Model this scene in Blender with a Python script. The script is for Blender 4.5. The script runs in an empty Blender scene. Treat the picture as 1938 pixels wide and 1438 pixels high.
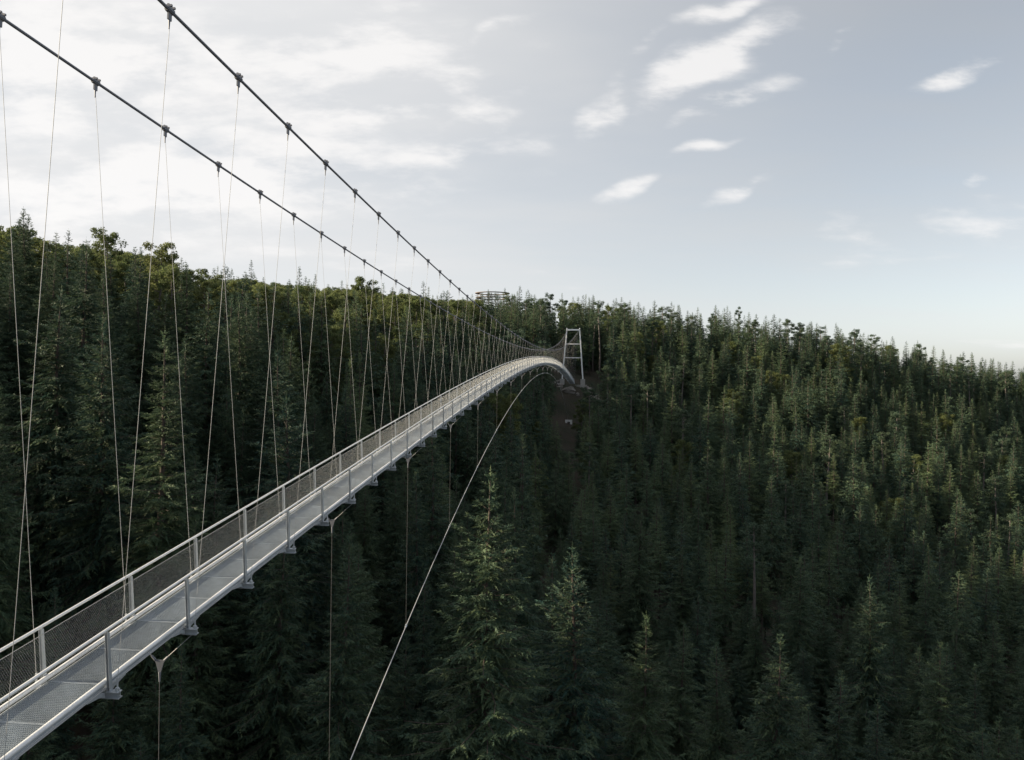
import bpy, math, random
import numpy as np
from mathutils import Matrix, Vector

SC = bpy.context.scene
COL = SC.collection
random.seed(7)
RNG = np.random.default_rng(11)
ZC = 100.0                       # height of the camera above the datum (m)

# ------------------------------------------------------------------ camera
F_PX, YAW, PITCH, ROLL = 1560.34, 0.10907, -0.005, -0.01345     # solved from the evenly spaced hangers and posts
CAM = np.array([9.923, 0.0, ZC])
cy, sy = math.cos(YAW), math.sin(YAW)
cp, sp = math.cos(PITCH), math.sin(PITCH)
cr, sr = math.cos(ROLL), math.sin(ROLL)
AX = np.array([cy, sy, 0.0]); AY = np.array([-sy, cy, 0.0]); AZ = np.array([0, 0, 1.0])
FWD = AY * cp + AZ * sp
UP0 = -AY * sp + AZ * cp
RIGHT = AX * cr - UP0 * sr
UP = AX * sr + UP0 * cr
cam_d = bpy.data.cameras.new('camera'); cam = bpy.data.objects.new('camera', cam_d); COL.objects.link(cam)
cam_d.sensor_fit = 'HORIZONTAL'; cam_d.sensor_width = 36.0; cam_d.lens = F_PX / 1938 * 36.0
cam_d.clip_start = 0.1; cam_d.clip_end = 20000
M = Matrix(((RIGHT[0], UP[0], -FWD[0], CAM[0]), (RIGHT[1], UP[1], -FWD[1], CAM[1]), (RIGHT[2], UP[2], -FWD[2], CAM[2]), (0, 0, 0, 1)))
cam.matrix_world = M
SC.camera = cam

def pix(P):
    """world points -> photograph pixels and depth"""
    d = np.asarray(P, float).reshape(-1, 3) - CAM
    y = d @ FWD
    return 969 + F_PX * (d @ RIGHT) / y, 719 - F_PX * (d @ UP) / y, y

def at(px, py, depth):
    """a pixel at a chosen depth -> world point"""
    return CAM + depth * (FWD + RIGHT * (px - 969) / F_PX + UP * (719 - py) / F_PX)

# ------------------------------------------------------------------ sky and sun
SUN_AZ, SUN_EL = math.radians(-97), math.radians(19.5)
world = bpy.data.worlds.new('World'); SC.world = world; world.use_nodes = True
wt = world.node_tree; wn = wt.nodes; wl = wt.links
def WN(t, **kw):
    n = wn.new(t)
    for k, v in kw.items():
        setattr(n, k, v)
    return n
def wmath(op, a, b=None, clamp=False):
    n = WN('ShaderNodeMath', operation=op); n.use_clamp = clamp
    for i, v in enumerate((a, b)):
        if v is None: continue
        if isinstance(v, (int, float)): n.inputs[i].default_value = v
        else: wl.new(v, n.inputs[i])
    return n.outputs[0]
def wmix(fac, a, b):
    n = WN('ShaderNodeMix', data_type='RGBA')
    for i, v in ((0, fac), (6, a), (7, b)):
        if isinstance(v, (int, float)): n.inputs[i].default_value = v
        elif isinstance(v, tuple): n.inputs[i].default_value = (*v, 1)
        else: wl.new(v, n.inputs[i])
    return n.outputs[2]
bg = wn['Background']
sky = WN('ShaderNodeTexSky', sky_type='NISHITA')
sky.sun_disc = False; sky.sun_elevation = SUN_EL; sky.sun_rotation = SUN_AZ
sky.altitude = 800; sky.air_density = 1.0; sky.dust_density = 2.2; sky.ozone_density = 1.0
co = WN('ShaderNodeTexCoord')
lum = WN('ShaderNodeRGBToBW'); wl.new(sky.outputs[0], lum.inputs[0])
# a thin high veil of ice cloud over the whole sky takes most of the blue away
lumc = wmath('MINIMUM', lum.outputs[0], 7.0)
veil_l = wmath('ADD', wmath('MULTIPLY', lumc, 0.68), 0.98)
veil = WN('ShaderNodeCombineColor')
wl.new(wmath('MULTIPLY', veil_l, 0.975), veil.inputs[0]); wl.new(wmath('MULTIPLY', veil_l, 1.0), veil.inputs[1]); wl.new(wmath('MULTIPLY', veil_l, 1.02), veil.inputs[2])
# flat chart of the sky around the azimuth of the valley (world-fixed)
def dotv(v):
    n = WN('ShaderNodeVectorMath', operation='DOT_PRODUCT'); wl.new(co.outputs['Generated'], n.inputs[0]); n.inputs[1].default_value = v
    return n.outputs['Value']
du, dv, df = dotv((cy, sy, 0)), dotv((0, 0, 1)), dotv((-sy, cy, 0))
dfc = wmath('MAXIMUM', df, 0.12)
chart = WN('ShaderNodeCombineXYZ')
wl.new(wmath('DIVIDE', du, dfc), chart.inputs[0]); wl.new(wmath('DIVIDE', dv, dfc), chart.inputs[1])
# cloud-deck coordinates for noise: seen in perspective on a high plane
dz = wmath('ADD', wmath('MAXIMUM', dv, 0.0), 0.16)
plane = WN('ShaderNodeCombineXYZ')
wl.new(wmath('DIVIDE', du, dz), plane.inputs[0]); wl.new(wmath('DIVIDE', df, dz), plane.inputs[1])
def noise(vec, scale, detail, rough=0.55, rot=0.0, sc=(1, 1, 1), dist=0.0):
    mp = WN('ShaderNodeMapping'); mp.inputs['Rotation'].default_value = (0, 0, rot); mp.inputs['Scale'].default_value = sc
    wl.new(vec, mp.inputs[0])
    n = WN('ShaderNodeTexNoise', noise_dimensions='2D'); n.inputs['Scale'].default_value = scale; n.inputs['Detail'].default_value = detail
    n.inputs['Roughness'].default_value = rough; n.inputs['Distortion'].default_value = dist
    wl.new(mp.outputs[0], n.inputs['Vector'])
    return n
def ramp(v, a, b):
    n = WN('ShaderNodeMapRange', interpolation_type='SMOOTHSTEP'); n.inputs[1].default_value = a; n.inputs[2].default_value = b
    wl.new(v, n.inputs[0]); return n.outputs[0]
nfine = noise(chart.outputs[0], 10.0, 7, 0.6, rot=-0.38, sc=(0.65, 2.0, 1))
nwarp = noise(chart.outputs[0], 6.0, 2, 0.6)
wv = WN('ShaderNodeVectorMath', operation='MULTIPLY_ADD'); wl.new(nwarp.outputs['Color'], wv.inputs[0]); wv.inputs[1].default_value = (0.10, 0.07, 0); wl.new(chart.outputs[0], wv.inputs[2])
# individual clouds: centre and half-size in photograph pixels, tilt in degrees, density
CLOUDS = [(1320, 118, 190, 55, 22, 1.0), (1110, 200, 95, 42, 42, .85), (1375, 182, 125, 25, 20, .9), (1345, 14, 100, 30, 14, .9),
          (1568, 55, 66, 20, 18, .85), (1785, 126, 80, 23, 14, .9), (1858, 328, 34, 14, 12, .85), (1395, 364, 110, 20, 22, .85),
          (1165, 354, 90, 18, 14, .75), (1345, 270, 85, 14, 14, .65), (1850, 92, 95, 16, 12, .65), (1190, 85, 70, 26, 30, .65),
          (950, 45, 80, 24, 25, .75), (600, 105, 330, 105, 5, 1.0), (680, 205, 320, 75, 4, 1.0), (860, 140, 120, 80, -20, .85),
          (890, 215, 130, 50, 25, .8), (800, 300, 260, 40, 8, .8), (130, 150, 460, 210, 0, 1.15), (300, 360, 620, 150, 4, 1.1), (-500, 250, 500, 260, 0, 1.0)]
acc = None
for (px, py, rx, ry, tilt, dens) in CLOUDS:
    mp = WN('ShaderNodeMapping', vector_type='TEXTURE')
    mp.inputs['Location'].default_value = ((px - 969) / F_PX + 0.05, (711 - py) / F_PX + 0.035, 0)
    mp.inputs['Rotation'].default_value = (0, 0, math.radians(tilt)); mp.inputs['Scale'].default_value = (rx / F_PX * 1.2, ry / F_PX * 1.2, 1)
    wl.new(wv.outputs[0], mp.inputs[0])
    ln = WN('ShaderNodeVectorMath', operation='LENGTH'); wl.new(mp.outputs[0], ln.inputs[0])
    mr = WN('ShaderNodeMapRange', interpolation_type='SMOOTHSTEP'); mr.inputs[1].default_value = 0.0; mr.inputs[2].default_value = 1.25; mr.inputs[3].default_value = dens; mr.inputs[4].default_value = 0.0
    wl.new(ln.outputs['Value'], mr.inputs[0])
    acc = mr.outputs[0] if acc is None else wmath('MAXIMUM', acc, mr.outputs[0])
# everywhere else a thin scatter of the same cloud
ndeck = noise(plane.outputs[0], 0.9, 4, 0.6, rot=0.5, sc=(0.7, 1.4, 1))
scatter = wmath('MULTIPLY', ramp(ndeck.outputs['Fac'], 0.44, 0.80), 0.62)
base_mask = wmath('MAXIMUM', acc, scatter)
fine = wmath('MULTIPLY', wmath('SUBTRACT', nfine.outputs['Fac'], 0.5), 4.8)
cloud = ramp(wmath('ADD', base_mask, wmath('MULTIPLY', fine, wmath('ADD', wmath('MULTIPLY', base_mask, 0.75), 0.13))), 0.24, 1.3)
veil_amt = wmath('ADD', wmath('MULTIPLY', ramp(ndeck.outputs['Fac'], 0.3, 0.75), 0.12), 0.70)
c0 = wmix(veil_amt, sky.outputs[0], veil.outputs[0])
# a brighter cirrus sheet on the sun's side of the sky
sd_ = dotv((math.sin(math.radians(-70)) * math.cos(math.radians(22)), math.cos(math.radians(-70)) * math.cos(math.radians(22)), math.sin(math.radians(22))))
sheet = wmath('MULTIPLY', ramp(sd_, 0.0, 0.86), wmath('ADD', wmath('MULTIPLY', ndeck.outputs['Fac'], 0.9), 0.42), clamp=True)
c1 = wmix(sheet, c0, (3.98, 4.0, 4.04))
cloud_l = wmath('ADD', wmath('MULTIPLY', lumc, 0.1), 4.45)
cc = WN('ShaderNodeCombineColor'); wl.new(cloud_l, cc.inputs[0]); wl.new(wmath('MULTIPLY', cloud_l, 0.985), cc.inputs[1]); wl.new(wmath('MULTIPLY', cloud_l, 0.975), cc.inputs[2])
c2 = wmix(wmath('MULTIPLY', cloud, 0.84), c1, cc.outputs[0])
wl.new(c2, bg.inputs[0]); bg.inputs[1].default_value = 0.10

sun_d = bpy.data.lights.new('sun', 'SUN'); sun = bpy.data.objects.new('sun', sun_d); COL.objects.link(sun)
sun_d.energy = 5.0; sun_d.angle = math.radians(0.6); sun_d.color = (1.0, 0.84, 0.60)
sdir = Vector((math.sin(SUN_AZ) * math.cos(SUN_EL), math.cos(SUN_AZ) * math.cos(SUN_EL), math.sin(SUN_EL)))
sun.rotation_euler = sdir.to_track_quat('Z', 'Y').to_euler()
sun.location = (-200, 100, 300)
SC.view_settings.view_transform = 'Standard'; SC.view_settings.look = 'None'
SC.view_settings.gamma = 1.0; SC.view_settings.use_curve_mapping = False; SC.view_settings.exposure = 1.05
SC.cycles.max_bounces = 4; SC.cycles.diffuse_bounces = 1; SC.cycles.transparent_max_bounces = 8

# ------------------------------------------------------------------ helpers
def tag(o, label=None, cat=None, group=None, kind=None):
    for k, v in (('label', label), ('category', cat), ('group', group), ('kind', kind)):
        if v: o[k] = v
    return o
def obj(name, data, parent=None, mw=None):
    o = bpy.data.objects.new(name, data); COL.objects.link(o)
    if parent is not None: o.parent = parent
    if mw is not None: o.matrix_local = mw
    return o
def empty(name, loc=(0, 0, 0)):
    o = bpy.data.objects.new(name, None); COL.objects.link(o); o.location = loc; o.empty_display_size = 0.5
    return o
class MB:
    def __init__(s): s.v = []; s.f = []
    def box(s, c, d, rz=0.0):
        b = len(s.v); cz, sz = math.cos(rz), math.sin(rz)
        for k in range(8):
            x, y, z = [(d[i] / 2) * (1 if (k >> i) & 1 else -1) for i in range(3)]
            s.v.append((c[0] + x * cz - y * sz, c[1] + x * sz + y * cz, c[2] + z))
        for q in ((0, 2, 3, 1), (4, 5, 7, 6), (0, 1, 5, 4), (2, 6, 7, 3), (0, 4, 6, 2), (1, 3, 7, 5)): s.f.append(tuple(b + i for i in q))
        return s
    def hexa(s, p):            # 8 corners in box order
        b = len(s.v); s.v += [tuple(q) for q in p]
        for q in ((0, 2, 3, 1), (4, 5, 7, 6), (0, 1, 5, 4), (2, 6, 7, 3), (0, 4, 6, 2), (1, 3, 7, 5)): s.f.append(tuple(b + i for i in q))
        return s
    def tube(s, pts, r, n=8, cap=True):
        pts = [np.asarray(p, float) for p in pts]; b = len(s.v); m = len(pts)
        rr = r if hasattr(r, '__len__') else [r] * m
        for i, p in enumerate(pts):
            t = pts[min(i + 1, m - 1)] - pts[max(i - 1, 0)]; t = t / (np.linalg.norm(t) + 1e-9)
            a = np.array([1.0, 0, 0]) if abs(t[0]) < 0.9 else np.array([0, 1.0, 0])
            u = np.cross(t, a); u /= np.linalg.norm(u); w = np.cross(t, u)
            for k in range(n):
                q = 2 * math.pi * k / n; s.v.append(tuple(p + (u * math.cos(q) + w * math.sin(q)) * rr[i]))
        for i in range(m - 1):
            for k in range(n):
                k2 = (k + 1) % n
                s.f.append((b + i * n + k, b + i * n + k2, b + (i + 1) * n + k2, b + (i + 1) * n + k))
        if cap:
            s.f.append(tuple(b + k for k in range(n))[::-1]); s.f.append(tuple(b + (m - 1) * n + k for k in range(n)))
        return s
    def prism(s, poly, z0, z1, axis=0):     # polygon extruded along an axis
        b = len(s.v); n = len(poly)
        for z in (z0, z1):
            for (p, q) in poly:
                s.v.append({0: (z, p, q), 1: (p, z, q), 2: (p, q, z)}[axis])
        s.f.append(tuple(b + i for i in range(n))[::-1]); s.f.append(tuple(b + n + i for i in range(n)))
        for i in range(n): s.f.append((b + i, b + (i + 1) % n, b + n + (i + 1) % n, b + n + i))
        return s
    def mesh(s, name, mat, smooth=False):
        m = bpy.data.meshes.new(name); m.from_pydata(s.v, [], s.f); m.update()
        if mat: m.materials.append(mat)
        if smooth: m.polygons.foreach_set('use_smooth', [True] * len(m.polygons))
        return m
def np_mesh(name, V, T, mats, mi=None, smooth=False, attr=None):
    V = np.asarray(V, np.float32); T = np.asarray(T, np.int32)
    m = bpy.data.meshes.new(name); m.vertices.add(len(V)); m.vertices.foreach_set('co', V.ravel())
    k = T.shape[1]; m.loops.add(T.size); m.loops.foreach_set('vertex_index', T.ravel())
    m.polygons.add(len(T)); m.polygons.foreach_set('loop_start', np.arange(0, T.size, k, dtype=np.int32))
    for q in mats: m.materials.append(q)
    if mi is not None: m.polygons.foreach_set('material_index', np.asarray(mi, np.int32))
    if smooth: m.polygons.foreach_set('use_smooth', np.ones(len(T), bool))
    if attr is not None:
        a = m.attributes.new('leaf', 'FLOAT', 'POINT'); a.data.foreach_set('value', np.asarray(attr, np.float32))
    m.update(calc_edges=True); m.validate()
    return m

# ------------------------------------------------------------------ materials
def mat(name):
    m = bpy.data.materials.new(name); m.use_nodes = True
    return m, m.node_tree.nodes, m.node_tree.links, m.node_tree.nodes['Principled BSDF']
def nd(nodes, t, **kw):
    n = nodes.new(t)
    for k, v in kw.items(): setattr(n, k, v)
    return n
def metal(name, col, rough, metallic, var=0.12, scale=6.0, bump=0.0, each=0.0):
    m, N, L, b = mat(name)
    tc = nd(N, 'ShaderNodeTexCoord'); nz = nd(N, 'ShaderNodeTexNoise'); nz.inputs['Scale'].default_value = scale; nz.inputs['Detail'].default_value = 6
    L.new(tc.outputs['Object'], nz.inputs['Vector'])
    mx = nd(N, 'ShaderNodeMix', data_type='RGBA'); mx.inputs[6].default_value = (*[c * (1 - var) for c in col], 1); mx.inputs[7].default_value = (*[min(1, c * (1 + var)) for c in col], 1)
    L.new(nz.outputs['Fac'], mx.inputs[0]); out = mx.outputs[2]
    if each:          # every piece a little lighter or darker, with soft weather stains
        oi = nd(N, 'ShaderNodeObjectInfo'); mr = nd(N, 'ShaderNodeMapRange'); mr.inputs[3].default_value = 1 - each; mr.inputs[4].default_value = 1 + each; L.new(oi.outputs['Random'], mr.inputs[0])
        st = nd(N, 'ShaderNodeTexNoise'); st.inputs['Scale'].default_value = 1.3; st.inputs['Detail'].default_value = 5; L.new(tc.outputs['Object'], st.inputs['Vector'])
        sr_ = nd(N, 'ShaderNodeMapRange'); sr_.inputs[1].default_value = .35; sr_.inputs[2].default_value = .6; sr_.inputs[3].default_value = .78; L.new(st.outputs['Fac'], sr_.inputs[0])
        ml = nd(N, 'ShaderNodeMath', operation='MULTIPLY'); L.new(mr.outputs[0], ml.inputs[0]); L.new(sr_.outputs[0], ml.inputs[1])
        hs = nd(N, 'ShaderNodeHueSaturation'); L.new(out, hs.inputs['Color']); L.new(ml.outputs[0], hs.inputs['Value']); out = hs.outputs[0]
    L.new(out, b.inputs['Base Color'])
    b.inputs['Roughness'].default_value = rough; b.inputs['Metallic'].default_value = metallic
    if bump:
        bp = nd(N, 'ShaderNodeBump'); bp.inputs['Strength'].default_value = bump; L.new(nz.outputs['Fac'], bp.inputs['Height']); L.new(bp.outputs[0], b.inputs['Normal'])
    return m
M_GALV = metal('galvanised_steel', (0.56, 0.60, 0.64), 0.5, 0.5, 0.15, 9, 0, .15)
M_RAIL = metal('handrail_steel', (0.84, 0.84, 0.83), 0.38, 0.3, 0.05, 3)
M_TUBE = metal('edge_tube_steel', (0.84, 0.85, 0.86), 0.45, 0.2, 0.07, 4, 0, .04)
M_GRATE = metal('grating_steel', (0.42, 0.47, 0.52), 0.55, 0.45, 0.15, 5, 0, .16)
M_WIRE = metal('mesh_wire', (0.66, 0.67, 0.67), 0.5, 0.4, 0.1, 3)
M_ROPE = metal('wire_rope', (0.42, 0.43, 0.44), 0.6, 0.2, 0.0, 20)
M_DROP = metal('dark_rope', (0.13, 0.13, 0.135), 0.6, 0.2, 0.0, 5)
M_CABLE = metal('main_cable', (0.20, 0.21, 0.24), 0.65, 0.25, 0.15, 10)
M_TOWER = metal('tower_paint', (0.90, 0.91, 0.91), 0.45, 0.1, 0.06, 0.6)
M_CONC = metal('concrete', (0.42, 0.41, 0.39), 0.9, 0.0, 0.25, 1.4, 0.3)
M_WHITE = metal('white_concrete', (0.74, 0.74, 0.72), 0.8, 0.0, 0.1, 1.4, 0.1)
M_DARK = metal('dark_opening', (0.03, 0.03, 0.03), 0.9, 0.0, 0.2, 2)
M_ROCK = metal('rock', (0.27, 0.25, 0.23), 0.95, 0.0, 0.4, 1.1, 0.5)
M_TIMBER = metal('weathered_timber', (0.20, 0.165, 0.15), 0.85, 0.0, 0.3, 2.5)

def foliage(name, c0, c1, c2, transl=0.3):
    m, N, L, b = mat(name)
    oi = nd(N, 'ShaderNodeObjectInfo'); at_ = nd(N, 'ShaderNodeAttribute'); at_.attribute_name = 'leaf'
    tc = nd(N, 'ShaderNodeTexCoord'); nz = nd(N, 'ShaderNodeTexNoise'); nz.inputs['Scale'].default_value = 0.35; nz.inputs['Detail'].default_value = 3
    L.new(tc.outputs['Object'], nz.inputs['Vector'])
    a = nd(N, 'ShaderNodeMix', data_type='RGBA'); a.inputs[6].default_value = (*c0, 1); a.inputs[7].default_value = (*c1, 1); L.new(oi.outputs['Random'], a.inputs[0])
    b2 = nd(N, 'ShaderNodeMix', data_type='RGBA'); b2.inputs[7].default_value = (*c2, 1); L.new(a.outputs[2], b2.inputs[6])
    mm = nd(N, 'ShaderNodeMath', operation='MULTIPLY'); L.new(at_.outputs['Fac'], mm.inputs[0]); mm.inputs[1].default_value = 0.75; L.new(mm.outputs[0], b2.inputs[0])
    hs = nd(N, 'ShaderNodeHueSaturation'); L.new(b2.outputs[2], hs.inputs['Color'])
    vr = nd(N, 'ShaderNodeMapRange'); vr.inputs[1].default_value = 0.3; vr.inputs[2].default_value = 0.7; vr.inputs[3].default_value = 0.7; vr.inputs[4].default_value = 1.35; L.new(nz.outputs['Fac'], vr.inputs[0]); L.new(vr.outputs[0], hs.inputs['Value'])
    L.new(hs.outputs[0], b.inputs['Base Color']); b.inputs['Roughness'].default_value = 0.65; b.inputs['Specular IOR Level'].default_value = 0.25
    tr = nd(N, 'ShaderNodeBsdfTranslucent'); L.new(hs.outputs[0], tr.inputs['Color'])
    ms = nd(N, 'ShaderNodeMixShader'); ms.inputs[0].default_value = transl
    L.new(b.outputs[0], ms.inputs[1]); L.new(tr.outputs[0], ms.inputs[2]); L.new(ms.outputs[0], N['Material Output'].inputs['Surface'])
    return m
M_SPRUCE = foliage('spruce_needles', (0.028, 0.066, 0.054), (0.056, 0.094, 0.054), (0.120, 0.155, 0.072), 0.2)
M_LARCH = foliage('larch_needles', (0.068, 0.128, 0.084), (0.105, 0.150, 0.070), (0.15, 0.175, 0.078), 0.28)
M_LEAF = foliage('broad_leaves', (0.078, 0.118, 0.044), (0.140, 0.168, 0.060), (0.185, 0.195, 0.082), 0.48)
M_PINE = foliage('pine_needles', (0.036, 0.074, 0.056), (0.060, 0.092, 0.054), (0.100, 0.130, 0.066), 0.2)
M_BARK = metal('bark', (0.075, 0.060, 0.052), 0.95, 0.0, 0.4, 3.0, 0.4)
M_PALEBARK = metal('pale_bark', (0.13, 0.115, 0.105), 0.9, 0.0, 0.4, 2.0, 0.3)

# ------------------------------------------------------------------ terrain
# ground heights relative to the camera: (photo column, depth m, height m)
CTRL = [(-400, 30, -26), (-400, 60, -12), (-400, 110, 1), (-400, 170, 3), (-400, 280, -8),
        (50, 40, -29), (50, 70, -17), (50, 105, -2), (50, 150, 4), (50, 230, -4), (50, 330, -16),
        (300, 45, -32), (300, 80, -20), (300, 125, -3), (300, 170, 5), (300, 230, 5), (300, 330, -8),
        (550, 50, -35), (550, 85, -27), (550, 130, -14), (550, 190, -1), (550, 245, 6), (550, 330, 2),
        (800, 55, -38), (800, 100, -33), (800, 160, -19), (800, 220, -4), (800, 280, 6), (800, 360, 1),
        (1000, 55, -40), (1000, 110, -39), (1000, 170, -28), (1000, 225, -16), (1000, 290, 2), (1000, 345, 8), (1000, 440, 0),
        (1075, 249, -14.4), (1080, 262, -8.5), (1086, 275, -2.6), (1086, 286, -1.4),
        (1200, 58, -39), (1200, 110, -38), (1200, 170, -33), (1200, 225, -24), (1200, 280, -8), (1200, 335, 5), (1200, 430, -6),
        (1450, 60, -40), (1450, 110, -41), (1450, 170, -37), (1450, 225, -31), (1450, 290, -14), (1450, 345, 1), (1450, 430, -10),
        (1700, 65, -42), (1700, 115, -45), (1700, 175, -43), (1700, 235, -37), (1700, 305, -24), (1700, 375, -7), (1700, 460, -20),
        (1938, 70, -44), (1938, 120, -49), (1938, 180, -49), (1938, 250, -45), (1938, 325, -36), (1938, 400, -18), (1938, 490, -30),
        (2400, 80, -55), (2400, 150, -60), (2400, 300, -54), (2400, 420, -38), (2400, 540, -30)]
cx_ = []; cz_ = []
for (px, d, z) in CTRL:
    P = CAM + d * (AY + AX * (px - 969) / F_PX); cx_.append(P[:2]); cz_.append(z)
for (x, y, z) in ((10, 0, -42), (10, 25, -41), (60, 0, -52), (-40, 0, -20), (-75, 0, -2), (-110, 0, 5), (-112, 42, 4), (-78, 38, -6), (-150, 20, 6), (-110, -60, 7), (-160, -70, 8), (-70, -60, -2),  # off-frame ground; heights of the left hill and beyond chosen for sun and shade
                  (10, -60, -34), (10, -140, -10), (120, -80, -50), (200, 50, -62), (-180, 75, 8), (-300, 100, -30), (-300, 250, -35), (-280, 400, -25), (-260, -40, 5)):
    cx_.append((x, y)); cz_.append(z)
cx_ = np.array(cx_); cz_ = np.array(cz_, float)
def tps(r2): return 0.5 * r2 * np.log(r2 + 1e-9)
_n = len(cx_)
_S = 100.0
_c = cx_ / _S
_K = tps(((_c[:, None] - _c[None]) ** 2).sum(-1)) + np.eye(_n) * 0.02
_P = np.c_[np.ones(_n), _c]
_A = np.block([[_K, _P], [_P.T, np.zeros((3, 3))]])
_w = np.linalg.solve(_A, np.r_[cz_, 0, 0, 0])
def vnoise(x, y):
    return (np.sin(x * .11 + 1.3 * np.sin(y * .07)) + np.sin(y * .13 + 1.7 * np.sin(x * .05 + 2)) + .6 * np.sin(x * .31 + y * .27 + 2 * np.sin(x * .09)))
def ground(x, y):
    x = np.asarray(x, float); y = np.asarray(y, float); sh = np.broadcast(x, y).shape
    q = np.stack([np.broadcast_to(x, sh).ravel(), np.broadcast_to(y, sh).ravel()], 1)
    out = np.empty(len(q))
    ctr = np.array([0, 160.0]); dd = q - ctr; rr = np.sqrt((dd ** 2).sum(1)); lim = 430.0
    qc = ctr + dd * np.minimum(1, lim / np.maximum(rr, 1e-6))[:, None]
    for i in range(0, len(q), 20000):
        s = qc[i:i + 20000] / _S
        out[i:i + 20000] = tps(((s[:, None] - _c[None]) ** 2).sum(-1)) @ _w[:_n] + _w[_n] + s @ _w[_n + 1:]
    far = np.clip((rr - lim) / 900, 0, 1); far = far * far * (3 - 2 * far)
    hills = -60 + 30 * np.sin(q[:, 0] / 900 + 1) * np.cos(q[:, 1] / 1100)
    out = np.clip(out, -75, 18) * (1 - far) + hills * far
    near_tower = np.exp(-((q[:, 0]) ** 2 + (q[:, 1] - 275) ** 2) / 300)
    out = out + 0.35 * vnoise(q[:, 0], q[:, 1]) * (1 - near_tower)
    return (out + ZC).reshape(sh)
def axis(lo, hi, step, far, n):
    inner = np.arange(lo, hi + step / 2, step); g = np.geomspace(step * 1.5, far, n)
    return np.r_[lo - g[::-1], inner, hi + g]
gx = axis(-330, 420, 5.0, 7000, 26); gy = axis(-120, 560, 5.0, 7000, 26)
GX, GY = np.meshgrid(gx, gy); GZ = ground(GX, GY)
nx, ny = len(gx), len(gy)
idx = np.arange(nx * ny).reshape(ny, nx)
quads = np.stack([idx[:-1, :-1], idx[:-1, 1:], idx[1:, 1:], idx[1:, :-1]], -1).reshape(-1, 4)
m, N, L, b = mat('forest_floor')
tc = nd(N, 'ShaderNodeTexCoord'); n1 = nd(N, 'ShaderNodeTexNoise'); n1.inputs['Scale'].default_value = 0.12; n1.inputs['Detail'].default_value = 8; L.new(tc.outputs['Object'], n1.inputs['Vector'])
n2 = nd(N, 'ShaderNodeTexNoise'); n2.inputs['Scale'].default_value = 2.0; n2.inputs['Detail'].default_value = 8; L.new(tc.outputs['Object'], n2.inputs['Vector'])
r1 = nd(N, 'ShaderNodeValToRGB'); r1.color_ramp.elements[0].position = .35; r1.color_ramp.elements[0].color = (0.035, 0.045, 0.022, 1); r1.color_ramp.elements[1].position = .68; r1.color_ramp.elements[1].color = (0.085, 0.066, 0.048, 1)
L.new(n1.outputs['Fac'], r1.inputs[0])
mx = nd(N, 'ShaderNodeMix', data_type='RGBA', blend_type='MULTIPLY'); mx.inputs[0].default_value = 0.6; L.new(r1.outputs[0], mx.inputs[6]); L.new(n2.outputs['Color'], mx.inputs[7])
L.new(mx.outputs[2], b.inputs['Base Color']); b.inputs['Roughness'].default_value = 0.95
bp = nd(N, 'ShaderNodeBump'); bp.inputs['Strength'].default_value = 0.6; bp.inputs['Distance'].default_value = 0.3; L.new(n2.outputs['Fac'], bp.inputs['Height']); L.new(bp.outputs[0], b.inputs['Normal'])
M_FLOOR = m
gm = np_mesh('ground', np.stack([GX.ravel(), GY.ravel(), GZ.ravel()], 1), quads, [M_FLOOR], smooth=True)
g_o = obj('ground', gm); tag(g_o, 'brown and mossy forest floor falling into the valley', kind='structure')

# ------------------------------------------------------------------ footbridge
S_, Y0 = 3.0, 14.761
CC = (1.7286, -0.7031, 0.04236, 0.10144)
CZ = (6.7985, -6.6891, 4.3028, -0.8417, 0.48868, -0.08917)
CD = (-5.9881, 9.5170, 0.1012, -2.6411, 0.5455)
def pol(c, q): return sum(ci * q ** i for i, ci in enumerate(c))
def deck_z(y): return ZC + pol(CD, (y - Y0) / 100)
def cable_z(y): return ZC + pol(CZ, (y - Y0) / 100)
def cable_x(y): return pol(CC, (y - Y0) / 100)
K0, K1 = -8, 87
Yk = {k: Y0 + S_ * k for k in range(K0, K1 + 1)}
bridge = empty('suspension_footbridge', (0, Yk[K1], ground(0, Yk[K1]).item()))
tag(bridge, 'long narrow steel suspension footbridge with mesh railings arching across the forested valley', 'footbridge')
BW = Matrix.Translation(bridge.location)
def bpart(name, data, mw=Matrix.Identity(4), parent=bridge, pw=BW):
    """a part given in world placement; pw is its parent's world matrix"""
    o = bpy.data.objects.new(name, data); COL.objects.link(o); o.parent = parent
    o.matrix_parent_inverse = pw.inverted(); o.matrix_basis = mw
    return o
def frame(y, z, th, sy_=1.0):
    c, s = math.cos(th), math.sin(th)
    return Matrix(((1, 0, 0, 0), (0, c * sy_, -s, y), (0, s * sy_, c, z), (0, 0, 0, 1)))
HX, PX_, EX, TX = 0.665, 0.645, 0.83, 0.60
RAILH, MESHT, MESHB = 1.08, 0.94, 0.14
# grating panel 1.5 m long: bearing bars and cross rods
gb = MB()
pl, pw = 1.47, 1.14
for i in range(30):
    x = -pw / 2 + pw * i / 29; gb.box((x, 0.75, -0.018), (0.004, pl, 0.036))
for i in range(26):
    y = 0.75 - pl / 2 + pl * i / 25; gb.box((0, y, -0.012), (pw, 0.005, 0.018))
for y in (0.75 - pl / 2, 0.75 + pl / 2): gb.box((0, y, -0.017), (pw + .02, 0.012, 0.044))
for x in (-pw / 2, pw / 2): gb.box((x, 0.75, -0.017), (0.012, pl, 0.044))
ME_GRATE = gb.mesh('grating', M_GRATE)
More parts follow.
